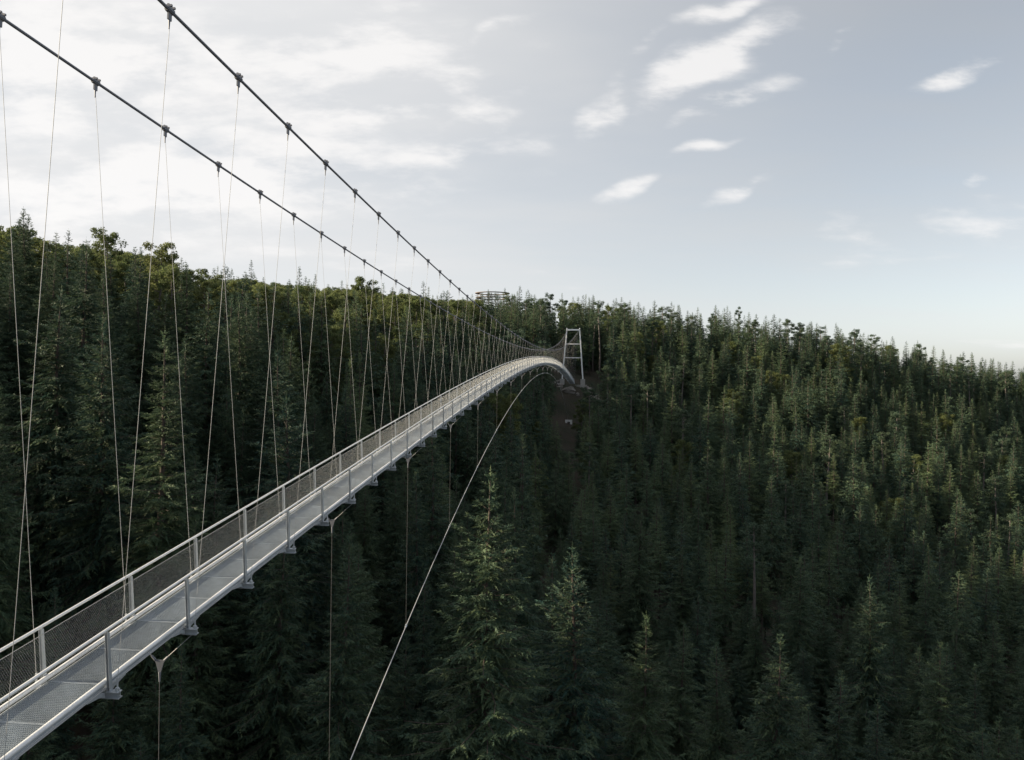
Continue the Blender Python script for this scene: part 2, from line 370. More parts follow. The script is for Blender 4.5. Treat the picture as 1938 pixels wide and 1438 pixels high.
# wire mesh for one bay
wm = MB(); h = MESHT - MESHB; ta = math.tan(math.radians(58)); run = h / ta; stp = 0.052
def wire(a, c, r=0.0009):
    a = np.array(a); c = np.array(c); b0 = len(wm.v); t = (c - a) / np.linalg.norm(c - a); u = np.array([1.0, 0, 0]); w = np.cross(t, u)
    for p in (a, c):
        for q in (0.5, 2.6, 4.7): wm.v.append(tuple(p + (u * math.cos(q) + w * math.sin(q)) * r))
    for q in range(3): wm.f.append((b0 + q, b0 + (q + 1) % 3, b0 + 3 + (q + 1) % 3, b0 + 3 + q))
yy = -run
while yy < 3.0:
    for d in (1, -1):
        # line from bottom yy to top yy+run, clipped to the bay
        y0_, z0_, y1_, z1_ = yy, MESHB, yy + run, MESHT
        if d < 0: y0_, y1_ = 3.0 - y0_, 3.0 - y1_
        dy, dz_ = y1_ - y0_, z1_ - z0_
        t0, t1 = 0.0, 1.0
        for lo, hi in ((0.0, 3.0),):
            ta_, tb_ = sorted(((lo - y0_) / dy, (hi - y0_) / dy)); t0, t1 = max(t0, ta_), min(t1, tb_)
        if t1 - t0 > 0.02: wire((0.001 * d, y0_ + dy * t0, z0_ + dz_ * t0), (0.001 * d, y0_ + dy * t1, z0_ + dz_ * t1))
    yy += stp
ME_WIRE = wm.mesh('wire_mesh', M_WIRE)
# post: two flanges and a web, tapering upwards (right side; mirrored for the left)
def post_mesh(sx):
    pb = MB()
    def tp(x0, x1, w0, w1, z0, z1):
        pb.hexa([(sx * x, y, z) for z, w in ((z0, w0), (z1, w1)) for y in (-w / 2, w / 2) for x in (x0, x1)])
    tp(PX_ - .004, PX_ + .006, .095, .075, -.10, RAILH - .05); tp(PX_ + .046, PX_ + .056, .095, .075, -.10, RAILH - .05)
    tp(PX_ + .007, PX_ + .045, .012, .012, -.10, RAILH - .05)
    tp(PX_ - .004, PX_ + .056, .105, .105, -.118, -.101)
    tp(PX_ + .005, PX_ + .035, .03, .03, RAILH - .0495, RAILH - .022)
    return pb.mesh('post', M_GALV)
ME_POST = {1: post_mesh(1), -1: post_mesh(-1)}
bm_ = MB()
bm_.box((0, 0, -.126), (2 * EX + .1, .14, .014)); bm_.box((0, 0, -.243), (2 * EX + .1, .14, .014)); bm_.box((0, 0, -.1845), (2 * EX + .1, .02, .102))
for s in (-1, 1):
    for d in (-1, 1):
        bm_.prism([(d * .072, -.12), (d * .072, -.235), (d * .22, -.15), (d * .62, -.085), (d * .62, -.07), (d * .22, -.07)][::d], s * (TX + .015) - .006, s * (TX + .015) + .006, 0)
ME_BEAM = bm_.mesh('beam', M_GALV)
fm = MB(); fm.tube([(0, 0, -.11), (0, 0, -.02)], .03, 8); fm.tube([(0, 0, -.0195), (0, 0, .16)], [.016, .022], 8); fm.box((0, 0, -.06), (.09, .03, .05))
ME_SOCKET = fm.mesh('rope_socket', M_GALV)
cm = MB(); cm.tube([(0, -.11, 0), (0, -.09, 0), (0, .09, 0), (0, .11, 0)], [.048, .062, .062, .048], 10)
for d in (-.07, .07): cm.box((0, d * .8, .062), (.15, .04, .04)); cm.box((0, d * .8, .09), (.04, .03, .025))
cm.box((0, 0, -.13), (.03, .12, .12)); cm.tube([(0, 0, -.19), (0, 0, -.36)], [.020, .012], 6)
ME_CLAMP = cm.mesh('cable_clamp', M_CABLE)
un = MB(); un.tube([(0, 0, 0), (0, 0, 1)], 1.0, 6); ME_UNIT = un.mesh('rope', M_ROPE, True)
def rope_matrix(a, c, r):
    a = Vector(a); c = Vector(c); d = c - a
    return Matrix.Translation(a) @ d.to_track_quat('Z', 'X').to_matrix().to_4x4() @ Matrix.Diagonal((r, r, d.length, 1))
ys_f = np.arange(Yk[K0], Yk[K1] + .01, 1.5)
def curve_pts(x, dz, ylist=ys_f):
    out = []
    for y in ylist:
        th = math.atan((deck_z(y + .05) - deck_z(y - .05)) / .1)
        out.append((x, y - math.sin(th) * dz, deck_z(y) + math.cos(th) * dz))
    return out
for s in (-1, 1):
    bpart('handrail', MB().tube(curve_pts(s * HX, RAILH), .03, 10).mesh('handrail', M_RAIL, True))
    bpart('edge_tube', MB().tube(curve_pts(s * TX, .075), .048, 10).mesh('edge_tube', M_TUBE, True))
    bpart('mesh_wire', MB().tube(curve_pts(s * (PX_ - .02), MESHT), .006, 5).mesh('mesh_wire', M_ROPE, True))
    bpart('deck_cable', MB().tube(curve_pts(s * (TX + .03), -.045), .014, 6).mesh('deck_cable', M_ROPE, True))
    bpart('deck_stringer', MB().tube(curve_pts(s * (TX - .02), -.062), .03, 6).mesh('deck_stringer', M_GALV, True))
yc = np.arange(Yk[K0] - 6, Yk[K1] + 0.01, 1.5)
cables = {}
for s in (-1, 1):
    pts = [(s * cable_x(y), y, cable_z(y)) for y in yc]
    cables[s] = bpart('main_cable', MB().tube(pts, .032, 10).mesh('main_cable', M_CABLE, True))
for k in range(K0, K1):
    y0_, y1_ = Yk[k], Yk[k + 1]; z0_, z1_ = deck_z(y0_), deck_z(y1_)
    L_ = math.hypot(y1_ - y0_, z1_ - z0_); th = math.atan2(z1_ - z0_, y1_ - y0_)
    fr = frame(y0_, z0_, th, L_ / 3.0)
    for j in (0, 1): bpart('deck_panel', ME_GRATE, fr @ Matrix.Translation((0, 1.5 * j, 0)))
    for s in (-1, 1): bpart('mesh_panel', ME_WIRE, fr @ Matrix.Translation((s * (PX_ - .02), 0, 0)))
for k in range(K0, K1 + 1):
    y = Yk[k]; z = deck_z(y); th = math.atan((deck_z(y + .1) - deck_z(y - .1)) / .2)
    fr = frame(y, z, th)
    bpart('cross_beam', ME_BEAM, fr)
    tc_ = math.atan((cable_z(y + .1) - cable_z(y - .1)) / .2)
    for s in (-1, 1):
        bpart('post', ME_POST[s], fr)
        cxx, czz = s * cable_x(y), cable_z(y)
        a = fr @ Vector((s * EX, 0, -.02))
        if czz - a.z > 0.6 and k < K1:
            rm = rope_matrix(a + Vector((0, 0, .1)), (cxx, y, czz - .3), .0048)
            h_ = bpart('hanger', ME_UNIT, rm)
            bpart('socket', ME_SOCKET, Matrix.Translation(a), h_, rm)
            bpart('cable_clamp', ME_CLAMP, Matrix.Translation((cxx, y, czz)) @ Matrix.Rotation(tc_, 4, 'X'), cables[s], Matrix.Identity(4))
# stabilising arch cable below the deck with Y hangers at every fourth station
WIND = [(-14, -32), (14.8, -21.3), (32.4, -15.63), (41.6, -13.04), (53.3, -10.07), (69.4, -6.72), (87.7, -3.73), (99.4, -2.06), (118.2, -0.36), (137.5, 0.5), (152.4, 0.62), (164.9, 0.13), (177.2, -0.75), (188.2, -1.85), (198.2, -3.12), (209.3, -4.86), (220.2, -6.9), (232.6, -9.89), (248.2, -14.05)]
wy = np.array([a for a, _ in WIND]); wz = np.array([c for _, c in WIND]); wc = np.polyfit((wy - 130) / 100, wz, 6)
def wind_z(y): return ZC + float(np.polyval(wc, (y - 130) / 100))
wy_ = np.arange(-14, 248.5, 2.0)
wcab = bpart('arch_cable', MB().tube([(0, y, wind_z(y)) for y in wy_], .024, 8).mesh('arch_cable', M_ROPE, True))
ym = MB(); ym.prism([(-.13, 0), (.13, 0), (.09, -.07), (.03, -.28), (-.03, -.28), (-.09, -.07)], -.012, .012, 1)
for s in (-1, 1): ym.tube([(s * .11, 0, .0), (s * .2, 0, .09)], [.03, .024], 6)
ym.tube([(0, 0, -.27), (0, 0, -.5)], [.032, .018], 6)
ME_YOKE = ym.mesh('yoke', M_CABLE)
ME_DARKROPE = MB().tube([(0, 0, 0), (0, 0, 1)], 1.0, 6).mesh('drop_rope', M_DROP, True)
cl2 = MB(); cl2.tube([(0, -.1, 0), (0, .1, 0)], .05, 8); cl2.box((0, 0, .07), (.04, .08, .1)); ME_CLAMP2 = cl2.mesh('arch_clamp', M_GALV)
for k in range(-7, 82, 4):
    y = Yk[k]; zd = deck_z(y) - .25
    if zd - wind_z(y) < 0.75 or y > 246: continue
    drop = min(.62, (zd - wind_z(y)) * .35)
    yz = zd - drop
    yo = bpart('yoke', ME_YOKE, Matrix.Translation((0, y, yz)))
    for s in (-1, 1): bpart('stay', ME_UNIT, rope_matrix((s * .2, y, yz + .09), (s * .78, y, zd + .01), .009))
    if yz - .45 - wind_z(y) > .2: bpart('drop_rope', ME_DARKROPE, rope_matrix((0, y, wind_z(y) + .1), (0, y, yz - .45), .007))
    bpart('arch_clamp', ME_CLAMP2, Matrix.Translation((0, y, wind_z(y))) @ Matrix.Rotation(math.atan((wind_z(y + .1) - wind_z(y - .1)) / .2), 4, 'X'), wcab, Matrix.Identity(4))
# ---- portal tower at the far end
TY = Yk[K1] + 1.2
ttop = cable_z(TY) + .25; tbase = ground(0, TY).item()
xt, xb = cable_x(TY) + .12, 3.45
tower = empty('portal_tower', (0, TY, tbase)); tag(tower, 'white steel portal tower with three crossbars at the far end of the footbridge', 'tower')
zb0 = max(tbase + .6, ZC - .8)
def leg_x(z): return xb + (xt - xb) * (z - zb0) / (ttop - zb0)
for s in (-1, 1):
    o = MB()
    w0, w1 = .46, .38
    pts = []
    for z, w in ((zb0, w0), (ttop, w1)):
        for yv in (-w / 2, w / 2):
            for xv in (-w / 2, w / 2): pts.append((s * leg_x(z) + xv, yv, z - tbase))
    o.hexa(pts)
    lg = obj('leg', o.mesh('leg', M_TOWER), tower)
    obj('footing', MB().box((s * xb, 0, (zb0 - tbase) / 2 - .25), (1.5, 1.7, zb0 - tbase + .6)).mesh('footing', M_CONC), tower)
for z, hgt in ((ttop - .25, .5), (ttop - 5.0, .28), (ttop - 9.6, .28)):
    hw = leg_x(z) - .20
    obj('crossbar', MB().box((0, 0, z - tbase), (2 * hw, .28, hgt)).mesh('crossbar', M_TOWER), tower)
for s in (-1, 1):
    obj('saddle', MB().prism([(-.5, ttop - tbase + .003), (.5, ttop - tbase + .003), (.3, ttop - tbase + .32), (-.3, ttop - tbase + .32)], s * xt - .16, s * xt + .16, 0).mesh('saddle', M_TOWER), tower)
    obj('backstay', MB().tube([(s * xt, .1, ttop - tbase + .02), (s * (xt + .7), 17, (ttop - tbase) * .48 + .5), (s * (xt + 1.4), 34, ground(s * 4, TY + 34).item() - tbase)], .05, 8).mesh('backstay', M_CABLE, True), tower)
# ---- anchor block of the arch cable
az = ground(0, 249.4).item()
anch = empty('anchor_block', (0, 249.6, az)); tag(anch, 'small white concrete anchor block with dark recess on the cleared slope under the bridge', 'anchor block')
ab = MB(); hz0 = wind_z(248.2) - az
for (x, z, w, hh) in ((-.72, hz0, .62, 1.9), (.72, hz0, .62, 1.9)): ab.box((x, 0, z), (w, 1.3, hh))
ab.box((0, 0, hz0 + .68), (.818, 1.3, .54)); ab.box((0, 0, hz0 - .67), (.818, 1.3, .56)); 
obj('block', ab.mesh('block', M_WHITE), anch)
obj('recess', MB().box((0, .35, hz0 + .03), (.814, .5, .83)).mesh('recess', M_DARK), anch)
obj('plinth', MB().box((0, .25, (hz0 - .85) / 2 - .35), (2.3, 1.9, max(.5, hz0 - .85 + .68))).mesh('plinth', M_CONC), anch)
# ---- terrace, entrance gate and rubble at the tower foot
terr = empty('concrete_terrace', (0, TY + 5, tbase)); tag(terr, 'grey concrete landing terrace behind the tower at the bridge end', 'terrace')
obj('slab', MB().box((0, 1.5, -.35), (9.5, 9, 1.3)).mesh('slab', M_CONC), terr)
for i in range(5):
    obj('retaining_block', MB().box((-4.3 + i * 2.15, -3.6, -.55), (2.1, .9, .9)).mesh('retaining_block', M_CONC), terr)
def boulder_mesh(seed):
    r = np.random.default_rng(seed); import bmesh
    b_ = bmesh.new(); bmesh.ops.create_icosphere(b_, subdivisions=2, radius=1)
    ph = r.uniform(0, 6, 6)
    for v in b_.verts:
        c = v.co; k = 1 + .22 * math.sin(3 * c.x + ph[0]) + .2 * math.sin(4 * c.y + ph[1]) + .18 * math.sin(5 * c.z + ph[2]) + r.uniform(-.09, .09); v.co = Vector((c.x * k * 1.2, c.y * k, c.z * k * .75))
    me = bpy.data.meshes.new('boulder'); b_.to_mesh(me); b_.free(); me.materials.append(M_ROCK); return me
BM = [boulder_mesh(i) for i in range(4)]
rocks = []
for i in range(18):
    by_ = TY + random.uniform(-6.5, 3.5) if i < 13 else TY - random.uniform(3.5, 8)
    bx_ = (random.uniform(3.6, 9.5) if i % 4 else -random.uniform(3.6, 7)) if i < 13 else random.uniform(-5, 5)
    rocks.append((bx_, by_, random.uniform(.55, 1.3), i % 4))
NTH = ['leftmost', 'second', 'third', 'fourth', 'fifth', 'sixth', 'seventh', 'eighth', 'ninth', 'tenth', 'eleventh', 'twelfth', 'thirteenth', 'fourteenth', 'fifteenth', 'sixteenth', 'seventeenth', 'rightmost']
for i, (bx_, by_, sz, k) in enumerate(sorted(rocks)):
    o = obj('boulder', BM[k]); o.location = (bx_, by_, ground(bx_, by_).item() + sz * .2); o.scale = (sz,) * 3; o.rotation_euler = (random.uniform(-.3, .3), random.uniform(-.3, .3), random.uniform(0, 6))
    tag(o, f'grey boulder at the tower foot, {NTH[i]}' + (' from the left' if 0 < i < 17 else ' one') + ' in the rubble', 'boulder', 'boulders at the tower foot')
# ------------------------------------------------------------------ trees
HB = 24.0      # every tree model is built 24 m high and scaled
def wood(tubes):
    """tapered tubes [(points, radii, sides)] -> vertices, quads as triangles"""
    mb = MB()
    for p, r, n in tubes: mb.tube(p, r, n, cap=False)
    T = []
    for f in mb.f: T += [(f[0], f[1], f[2]), (f[0], f[2], f[3])]
    return np.array(mb.v), np.array(T)
def fronds(B, D, Nn, Ln, Wd, Sg, ns, r, fat=.42, hang=.3):
    """flat needle fronds: a thin rib from B along D with ns pointed shoots on each side, edges hanging"""
    n = len(B); dn = np.array([0, 0, -1.0])
    side = np.cross(D, Nn); side /= np.linalg.norm(side, axis=1)[:, None] + 1e-9
    lv = r.random(n) ** 2
    tt = (np.arange(ns) + .6) / (ns + .2)
    Vs = []; As = []
    def pos(t): return B + D * (Ln * t)[:, None] + dn * (Sg * t * t)[:, None]
    for j, t0 in enumerate(tt):
        w = (1 - t0) ** .7 * .85 + .22
        for sgn in (-1, 1):
            tj = np.clip(t0 + r.normal(size=n) * .35 / ns, .02, 1)
            p = pos(tj)
            q = D * .62 + sgn * side * r.uniform(.55, .95, n)[:, None] + r.normal(size=(n, 3)) * .16 + dn * (hang * r.uniform(.2, 1.3, n))[:, None]
            q /= np.linalg.norm(q, axis=1)[:, None]
            l = Wd * w * r.uniform(.65, 1.25, n)
            hw = (D - q * (D * q).sum(1)[:, None]) + Nn * r.normal(size=n)[:, None] * .5; hw /= np.linalg.norm(hw, axis=1)[:, None] + 1e-9
            hw = hw * (l * fat * .5)[:, None]
            Vs.append(np.stack([p - hw, p + hw, p + q * l[:, None]], 1)); As.append(lv)
    tipb = pos(np.full(n, .72)); tip = pos(np.full(n, 1.12)); hw = side * (Wd * .16)[:, None]
    Vs.append(np.stack([tipb - hw, tipb + hw, tip], 1)); As.append(lv)
    V = np.concatenate(Vs).reshape(-1, 3); T = np.arange(len(V)).reshape(-1, 3)
    return V, T, np.repeat(np.concatenate(As), 3)
def make_conifer(seed, R, nb, ntw, ns, fl, fw, bare=.06, droop=.30, curtain=.8, shape=.68, woodn=5, inner=0, whorl=1.0, fat=.5, inns=8, inw=.22):
    """nb boughs carrying up to ntw fronds each; fl, fw frond length and shoot length; inner: large fronds close to the trunk"""
    r = np.random.default_rng(seed)
    tubes = []
    lean = r.normal(size=2) * .15
    def axis_pt(z): return np.array([lean[0] * (z / HB) ** 2 + .06 * math.sin(z * .5 + seed), lean[1] * (z / HB) ** 2 + .05 * math.cos(z * .4 + seed), z])
    zs = np.linspace(-.6, HB * .985, 14)
    tubes.append(([axis_pt(max(z, 0)) + np.array([0, 0, min(z, 0)]) for z in zs], [.30 * (1 - max(z, 0) / HB) ** .9 + .01 for z in zs], 7))
    Bs = []; Ds = []; Ls = []; Ws = []; Ss = []; Ns = []
    az = r.uniform(0, 6.28); sect = r.uniform(.78, 1.15, 9); gap = r.uniform(0, 6.28, 3)
    up = np.array([0, 0, 1.0])
    for i in range(nb):
        t = min(bare + (1 - bare) * ((i + r.uniform(0, 1)) / nb) ** .92, .988)
        if whorl: t = t + .35 * whorl * (round(t * 30) / 30 - t)
        az += 2.39996 + r.normal() * .3
        z = t * HB
        L = R * min(1, (1 - t) / shape) ** .88 * r.uniform(.62, 1.12) * sect[int((az % 6.283) / 6.283 * 9) % 9] * (1 + .16 * math.sin(t * 19 + gap[0]) + .1 * math.sin(t * 43 + gap[1])) + .12
        if t < bare + .14: L *= r.uniform(.4, 1.0)
        el = math.radians(-14 + 54 * t ** 1.7 + r.normal() * 8)
        dr = droop * (1 - t) ** .7 * r.uniform(.5, 1.5)
        d2 = np.array([math.cos(az), math.sin(az), 0]); lat = np.array([-d2[1], d2[0], 0])
        o = axis_pt(z); bend = r.normal() * .14
        def pt(s):
            s = np.asarray(s, float)[..., None]
            return o + d2 * L * s * math.cos(el) + lat * bend * L * s ** 2 + up * L * (math.sin(el) * s - dr * s ** 2 * 1.3 + dr * .85 * s ** 4)
        if L > .8:
            ss = np.linspace(0, .9, woodn - 1); tubes.append((list(pt(ss)), [(.012 + .009 * L) * (1 - .8 * s) for s in ss], 3))
        m = max(4, int(ntw * (L / R) ** .9 * r.uniform(.8, 1.2)))
        s = np.sort(r.uniform(.12 if L > 1 else .3, 1.0, m)) ** .8
        p = pt(s); tg = pt(np.minimum(s + .04, 1.04)) - pt(s); tg /= np.linalg.norm(tg, axis=1)[:, None] + 1e-9
        sd = np.where(np.arange(m) % 2 == 0, 1.0, -1.0) * r.uniform(.3, 1.05, m)
        dn = curtain * (1 - t) ** .5 * r.uniform(.2, 1.15, m)
        D = tg * r.uniform(.45, .95, m)[:, None] + lat * sd[:, None] - up * (dn * .6)[:, None] + r.normal(size=(m, 3)) * .12
        D /= np.linalg.norm(D, axis=1)[:, None]
        nn = up * .8 + r.normal(size=(m, 3)) * .55 + d2 * .3; nn -= D * (nn * D).sum(1)[:, None]; nn /= np.linalg.norm(nn, axis=1)[:, None] + 1e-9
        k = (.22 + .78 * min(1, L / 2)) * (1.1 - .35 * s) * r.uniform(.7, 1.25, m)
        Bs.append(p); Ds.append(D); Ls.append(fl * k); Ws.append(fw * k); Ss.append(fl * k * dn * .4); Ns.append(nn)
    nl = 12; zz = np.linspace(.94, .992, nl) * HB; a = r.uniform(0, 6.28, nl)
    Dl = np.stack([np.cos(a) * .5, np.sin(a) * .5, np.full(nl, .8)], 1); Dl[-1] = (0, 0, 1); Dl /= np.linalg.norm(Dl, axis=1)[:, None]
    Nl = np.stack([-np.sin(a), np.cos(a), 0 * a], 1)
    Bs.append(np.stack([axis_pt(z) for z in zz])); Ds.append(Dl); Ls.append(np.linspace(.45, .5, nl)); Ws.append(np.linspace(.2, .1, nl)); Ss.append(np.zeros(nl)); Ns.append(Nl)
    V, T, A = fronds(np.concatenate(Bs), np.concatenate(Ds), np.concatenate(Ns), np.concatenate(Ls), np.concatenate(Ws), np.concatenate(Ss), ns, r, fat)
    if inner:
        ti = bare + (1 - bare) * r.uniform(0, .93, inner) ** 1.1; ai = r.uniform(0, 6.283, inner)
        Di = np.stack([np.cos(ai), np.sin(ai), r.uniform(-.5, .1, inner)], 1); Di /= np.linalg.norm(Di, axis=1)[:, None]
        Ni = up * .5 + r.normal(size=(inner, 3)) * .7; Ni -= Di * (Ni * Di).sum(1)[:, None]; Ni /= np.linalg.norm(Ni, axis=1)[:, None]
        Li = R * np.minimum(1, (1 - ti) / shape) ** .88 * r.uniform(.45, .8, inner) + .1
        V2, T2, A2 = fronds(np.stack([axis_pt(q * HB) for q in ti]), Di, Ni, Li, Li * inw, Li * .15, inns, r, .5)
        T = np.r_[T, T2 + len(V)]; V = np.r_[V, V2]; A = np.r_[A, A2]
    for i in range(8):
        z = r.uniform(.03, bare + .08) * HB; a0 = r.uniform(0, 6.28); L = r.uniform(.6, 2.2); d2 = np.array([math.cos(a0), math.sin(a0), -.25])
        tubes.append(([axis_pt(z), axis_pt(z) + d2 * L * .6, axis_pt(z) + d2 * L + np.array([0, 0, .12 * L])], [.035, .022, .008], 3))
    return (V, T, A), wood(tubes)
def make_crown(seed, base, rad, nl, leaves, lsize, csize, flat=1.0, narrow=1.0, up=.5, zpow=1.0):
    """broadleaf or pine: forked limbs carrying leaf clumps"""
    r = np.random.default_rng(seed); tubes = []; tips = []
    top = HB * .93
    bend = r.normal(size=2) * .35
    def ax(z): return np.array([bend[0] * math.sin(z * .22), bend[1] * math.sin(z * .19 + 1), z])
    zs = np.linspace(-.6, top, 12); tubes.append(([ax(max(z, 0)) + np.array([0, 0, min(0, z)]) for z in zs], [.33 * (1 - max(z, 0) / (HB * 1.02)) ** .8 + .02 for z in zs], 8))
    az = r.uniform(0, 6.28)
    for i in range(nl):
        t = ((i + .5) / nl) ** zpow; z = base * HB + (top - base * HB) * t; az += 2.4 + r.normal() * .35
        prof = math.sqrt(max(.06, 1 - ((t - .42) / .62) ** 2))
        L = rad * prof * r.uniform(.65, 1.12); e = math.radians(10 + 45 * t * up + r.normal() * 10)
        d = np.array([math.cos(az) * math.cos(e), math.sin(az) * math.cos(e), math.sin(e)])
        p0 = ax(z); p1 = p0 + d * L * .55 + r.normal(size=3) * .15; p2 = p0 + d * L + np.array([0, 0, .15 * L]) + r.normal(size=3) * .2
        tubes.append(([p0, p1, p2], [.035 + .018 * L, .02 + .01 * L, .015], 4)); tips += [(p2, 1.0), (p1, .8)]
        for j in range(int(r.integers(2, 5))):
            q = p0 + (p2 - p0) * r.uniform(.35, .9); dd = d + r.normal(size=3) * .55; e2 = q + dd / np.linalg.norm(dd) * L * r.uniform(.25, .5)
            tubes.append(([q, e2], [.02 + .006 * L, .01], 3)); tips.append((e2, r.uniform(.7, 1.0)))
    tips += [(ax(top) + np.array([0, 0, .3]), .9), (ax(top * .96), .9)]
    Vs = []; As = []; n0 = 0
    for c, k in tips:
        n = int(leaves * k * r.uniform(.6, 1.3)); cs = csize * k * r.uniform(.75, 1.25)
        u = r.normal(size=(n, 3)); u /= np.linalg.norm(u, axis=1)[:, None]; rr = cs * r.uniform(.25, 1, n) ** .6
        P = c + u * rr[:, None] * np.array([1, 1, flat])
        nm = u * .6 + r.normal(size=(n, 3)) * .6 + np.array([0, 0, .25]); nm /= np.linalg.norm(nm, axis=1)[:, None]
        a = np.cross(nm, r.normal(size=(n, 3))); a /= np.linalg.norm(a, axis=1)[:, None] + 1e-9; b2 = np.cross(nm, a)
        s = (lsize * r.uniform(.6, 1.35, n))[:, None]
        Vs.append(np.stack([P - a * s, P + b2 * s * .5 * narrow, P + a * s, P - b2 * s * .5 * narrow], 1).reshape(-1, 3))
        As.append(np.repeat(np.clip(r.random() * .5 + r.random(n) * .5, 0, 1) ** 1.5, 4))
    V = np.concatenate(Vs); i0 = np.arange(len(V) // 4)[:, None] * 4
    T = np.concatenate([i0 + np.array([0, 1, 2]), i0 + np.array([0, 2, 3])])
    return (V, T, np.concatenate(As)), wood(tubes)
class Model: pass
def model(kind, seed, crown, wd, leafm, barkm):
    o = Model(); (V, T, A), (WV, WT) = crown, wd
    o.crown = np_mesh(kind + '_crown', V, T, [leafm], attr=A)
    o.trunk = np_mesh(kind + '_trunk', WV, WT, [barkm], smooth=True)
    o.V, o.T, o.A, o.WV, o.WT, o.lm, o.bm = V, T, A, WV, WT, leafm, barkm
    return o
MODELS = {}
MODELS['spruce_tree', 0] = [model('spruce', i, *make_conifer(100 + i, R, 290, 44, 7, .64, .19, bare=bz, droop=dr, curtain=cu, inner=560), M_SPRUCE, M_BARK)
                            for i, (R, bz, dr, cu) in enumerate([(4.2, .05, .34, .95), (3.7, .05, .28, .8), (4.6, .06, .40, 1.1), (3.2, .04, .25, .7), (4.2, .05, .42, 1.2)])]
MODELS['spruce_tree', 1] = [model('spruce', i, *make_conifer(200 + i, R, 150, 17, 4, 1.1, .42, bare=bz, droop=.3, curtain=.9, woodn=3, inner=150, fat=.58, inns=5, inw=.32), M_SPRUCE, M_BARK)
                            for i, (R, bz) in enumerate([(4.4, .08), (3.8, .12), (4.8, .1), (3.4, .16), (4.1, .25), (4.0, .05)])]
MODELS['larch_tree', 1] = [model('larch', i, *make_conifer(300 + i, R, 140, 16, 4, .95, .34, bare=bz, droop=.2, curtain=.6, woodn=3, shape=.6, inner=120, fat=.58, inns=5, inw=.3), M_LARCH, M_BARK)
                           for i, (R, bz) in enumerate([(3.0, .25), (2.8, .12), (3.2, .42), (2.9, .3)])]
MODELS['broadleaf_tree', 1] = [model('broadleaf', i, *make_crown(400 + i, ba, R, nl, lv, .19, 1.0, flat=.7), M_LEAF, M_PALEBARK)
                               for i, (ba, R, nl, lv) in enumerate([(.22, 4.4, 30, 95), (.16, 3.8, 28, 95), (.30, 4.6, 28, 95), (.12, 3.4, 28, 95), (.25, 4.0, 26, 95)])]
MODELS['pine_tree', 1] = [model('pine', i, *make_crown(500 + i, ba, R, nl, lv, .26, .85, flat=.55, narrow=.35, up=.2), M_PINE, M_PALEBARK)
                          for i, (ba, R, nl, lv) in enumerate([(.62, 2.5, 12, 70), (.55, 2.2, 13, 70), (.68, 2.9, 11, 75)])]
for k in ('larch_tree', 'broadleaf_tree', 'pine_tree'): MODELS[k, 0] = MODELS[k, 1]

# skyline of tree tips in the photograph (column, row)
SKY = np.array([(-700, 330), (-200, 395), (0, 420), (60, 410), (130, 446), (180, 458), (250, 468), (300, 476), (370, 502), (480, 520), (560, 527), (620, 533), (690, 535), (800, 545), (900, 558), (980, 556), (1040, 562), (1100, 562), (1200, 572), (1300, 580), (1420, 590), (1500, 608), (1620, 630), (1720, 648), (1850, 672), (1938, 692), (2300, 745), (2700, 780)], float)
trees = []     # dict: kind, x, y, z, H, depth, px, py, model index, label
def add_tree(kind, x, y, H, hero=None, mi=None, wid=1.0, z=None, rot=None):
    z = ground(x, y).item() if z is None else z
    px, py, d = pix((x, y, z + H))
    trees.append(dict(kind=kind, x=x, y=y, z=z, H=H, d=d[0], px=px[0], py=py[0], hero=hero, mi=mi, wid=wid, rot=rot))
def hero(kind, px, py, depth, label, mi=None, wid=1.0):
    P = at(px, py, depth); g = ground(P[0], P[1]).item()
    add_tree(kind, P[0], P[1], P[2] - g, label, mi, wid, g)
# large trees that stand out singly: tip pixel and depth
hero('spruce_tree', 925, 893, 50, 'tallest near spruce with drooping boughs right of the slanting arch cable', 0, 1.0)
hero('spruce_tree', 1092, 1035, 54, 'broad dark spruce next right of the tallest near spruce', 0, 1.0)
hero('spruce_tree', 1052, 1045, 62, 'slim spruce tip close behind the broad dark spruce', 3, .9)
hero('spruce_tree', 1222, 1165, 56, 'dark spruce with long sagging lower boughs at the bottom centre', 4, 1.0)
hero('spruce_tree', 1290, 1180, 66, 'spruce with pale bent boughs between two dark bottom spruces', 1, 1.0)
hero('spruce_tree', 1364, 1215, 60, 'narrow near spruce left of the star-tipped bottom spruce', 1, .9)
hero('spruce_tree', 1472, 1198, 57, 'near spruce with star-shaped tip and upswept boughs at the bottom edge', 4, 1.05)
hero('spruce_tree', 1582, 1268, 60, 'greyish spruce with bare pale twigs at the bottom edge', 1, 1.0)
hero('spruce_tree', 1665, 1322, 58, 'short olive spruce cut by the bottom edge right of the greyish spruce', 3, 1.0)
hero('spruce_tree', 1783, 1214, 66, 'warm olive spruce with thick crown at the bottom right', 0, .95)
hero('spruce_tree', 1860, 1380, 60, 'small spruce tip at the bottom right corner', 3, 1.0)
hero('spruce_tree', 548, 752, 66, 'sunlit green spruce standing just above the bridge railing', 0, 1.1)
hero('spruce_tree', 50, 395, 104, 'tall twin-tipped spruce highest on the skyline at the far left', 1, 1.0)
hero('spruce_tree', 22, 432, 100, 'dark spruce filling the left edge of the skyline', 0, 1.1)
hero('spruce_tree', 130, 436, 112, 'slim spire spruce right of the tall twin-tipped spruce', 3, .9)
hero('spruce_tree', 105, 440, 118, 'spruce spire between the twin-tipped spruce and the round broadleaf crown', 1, .9)
hero('broadleaf_tree', 207, 436, 135, 'broadleaf tree with round open crown on the left skyline', 2, .8)
hero('broadleaf_tree', 300, 455, 130, 'broadleaf tree with spreading fan-shaped crown on the left skyline', 0, .9)
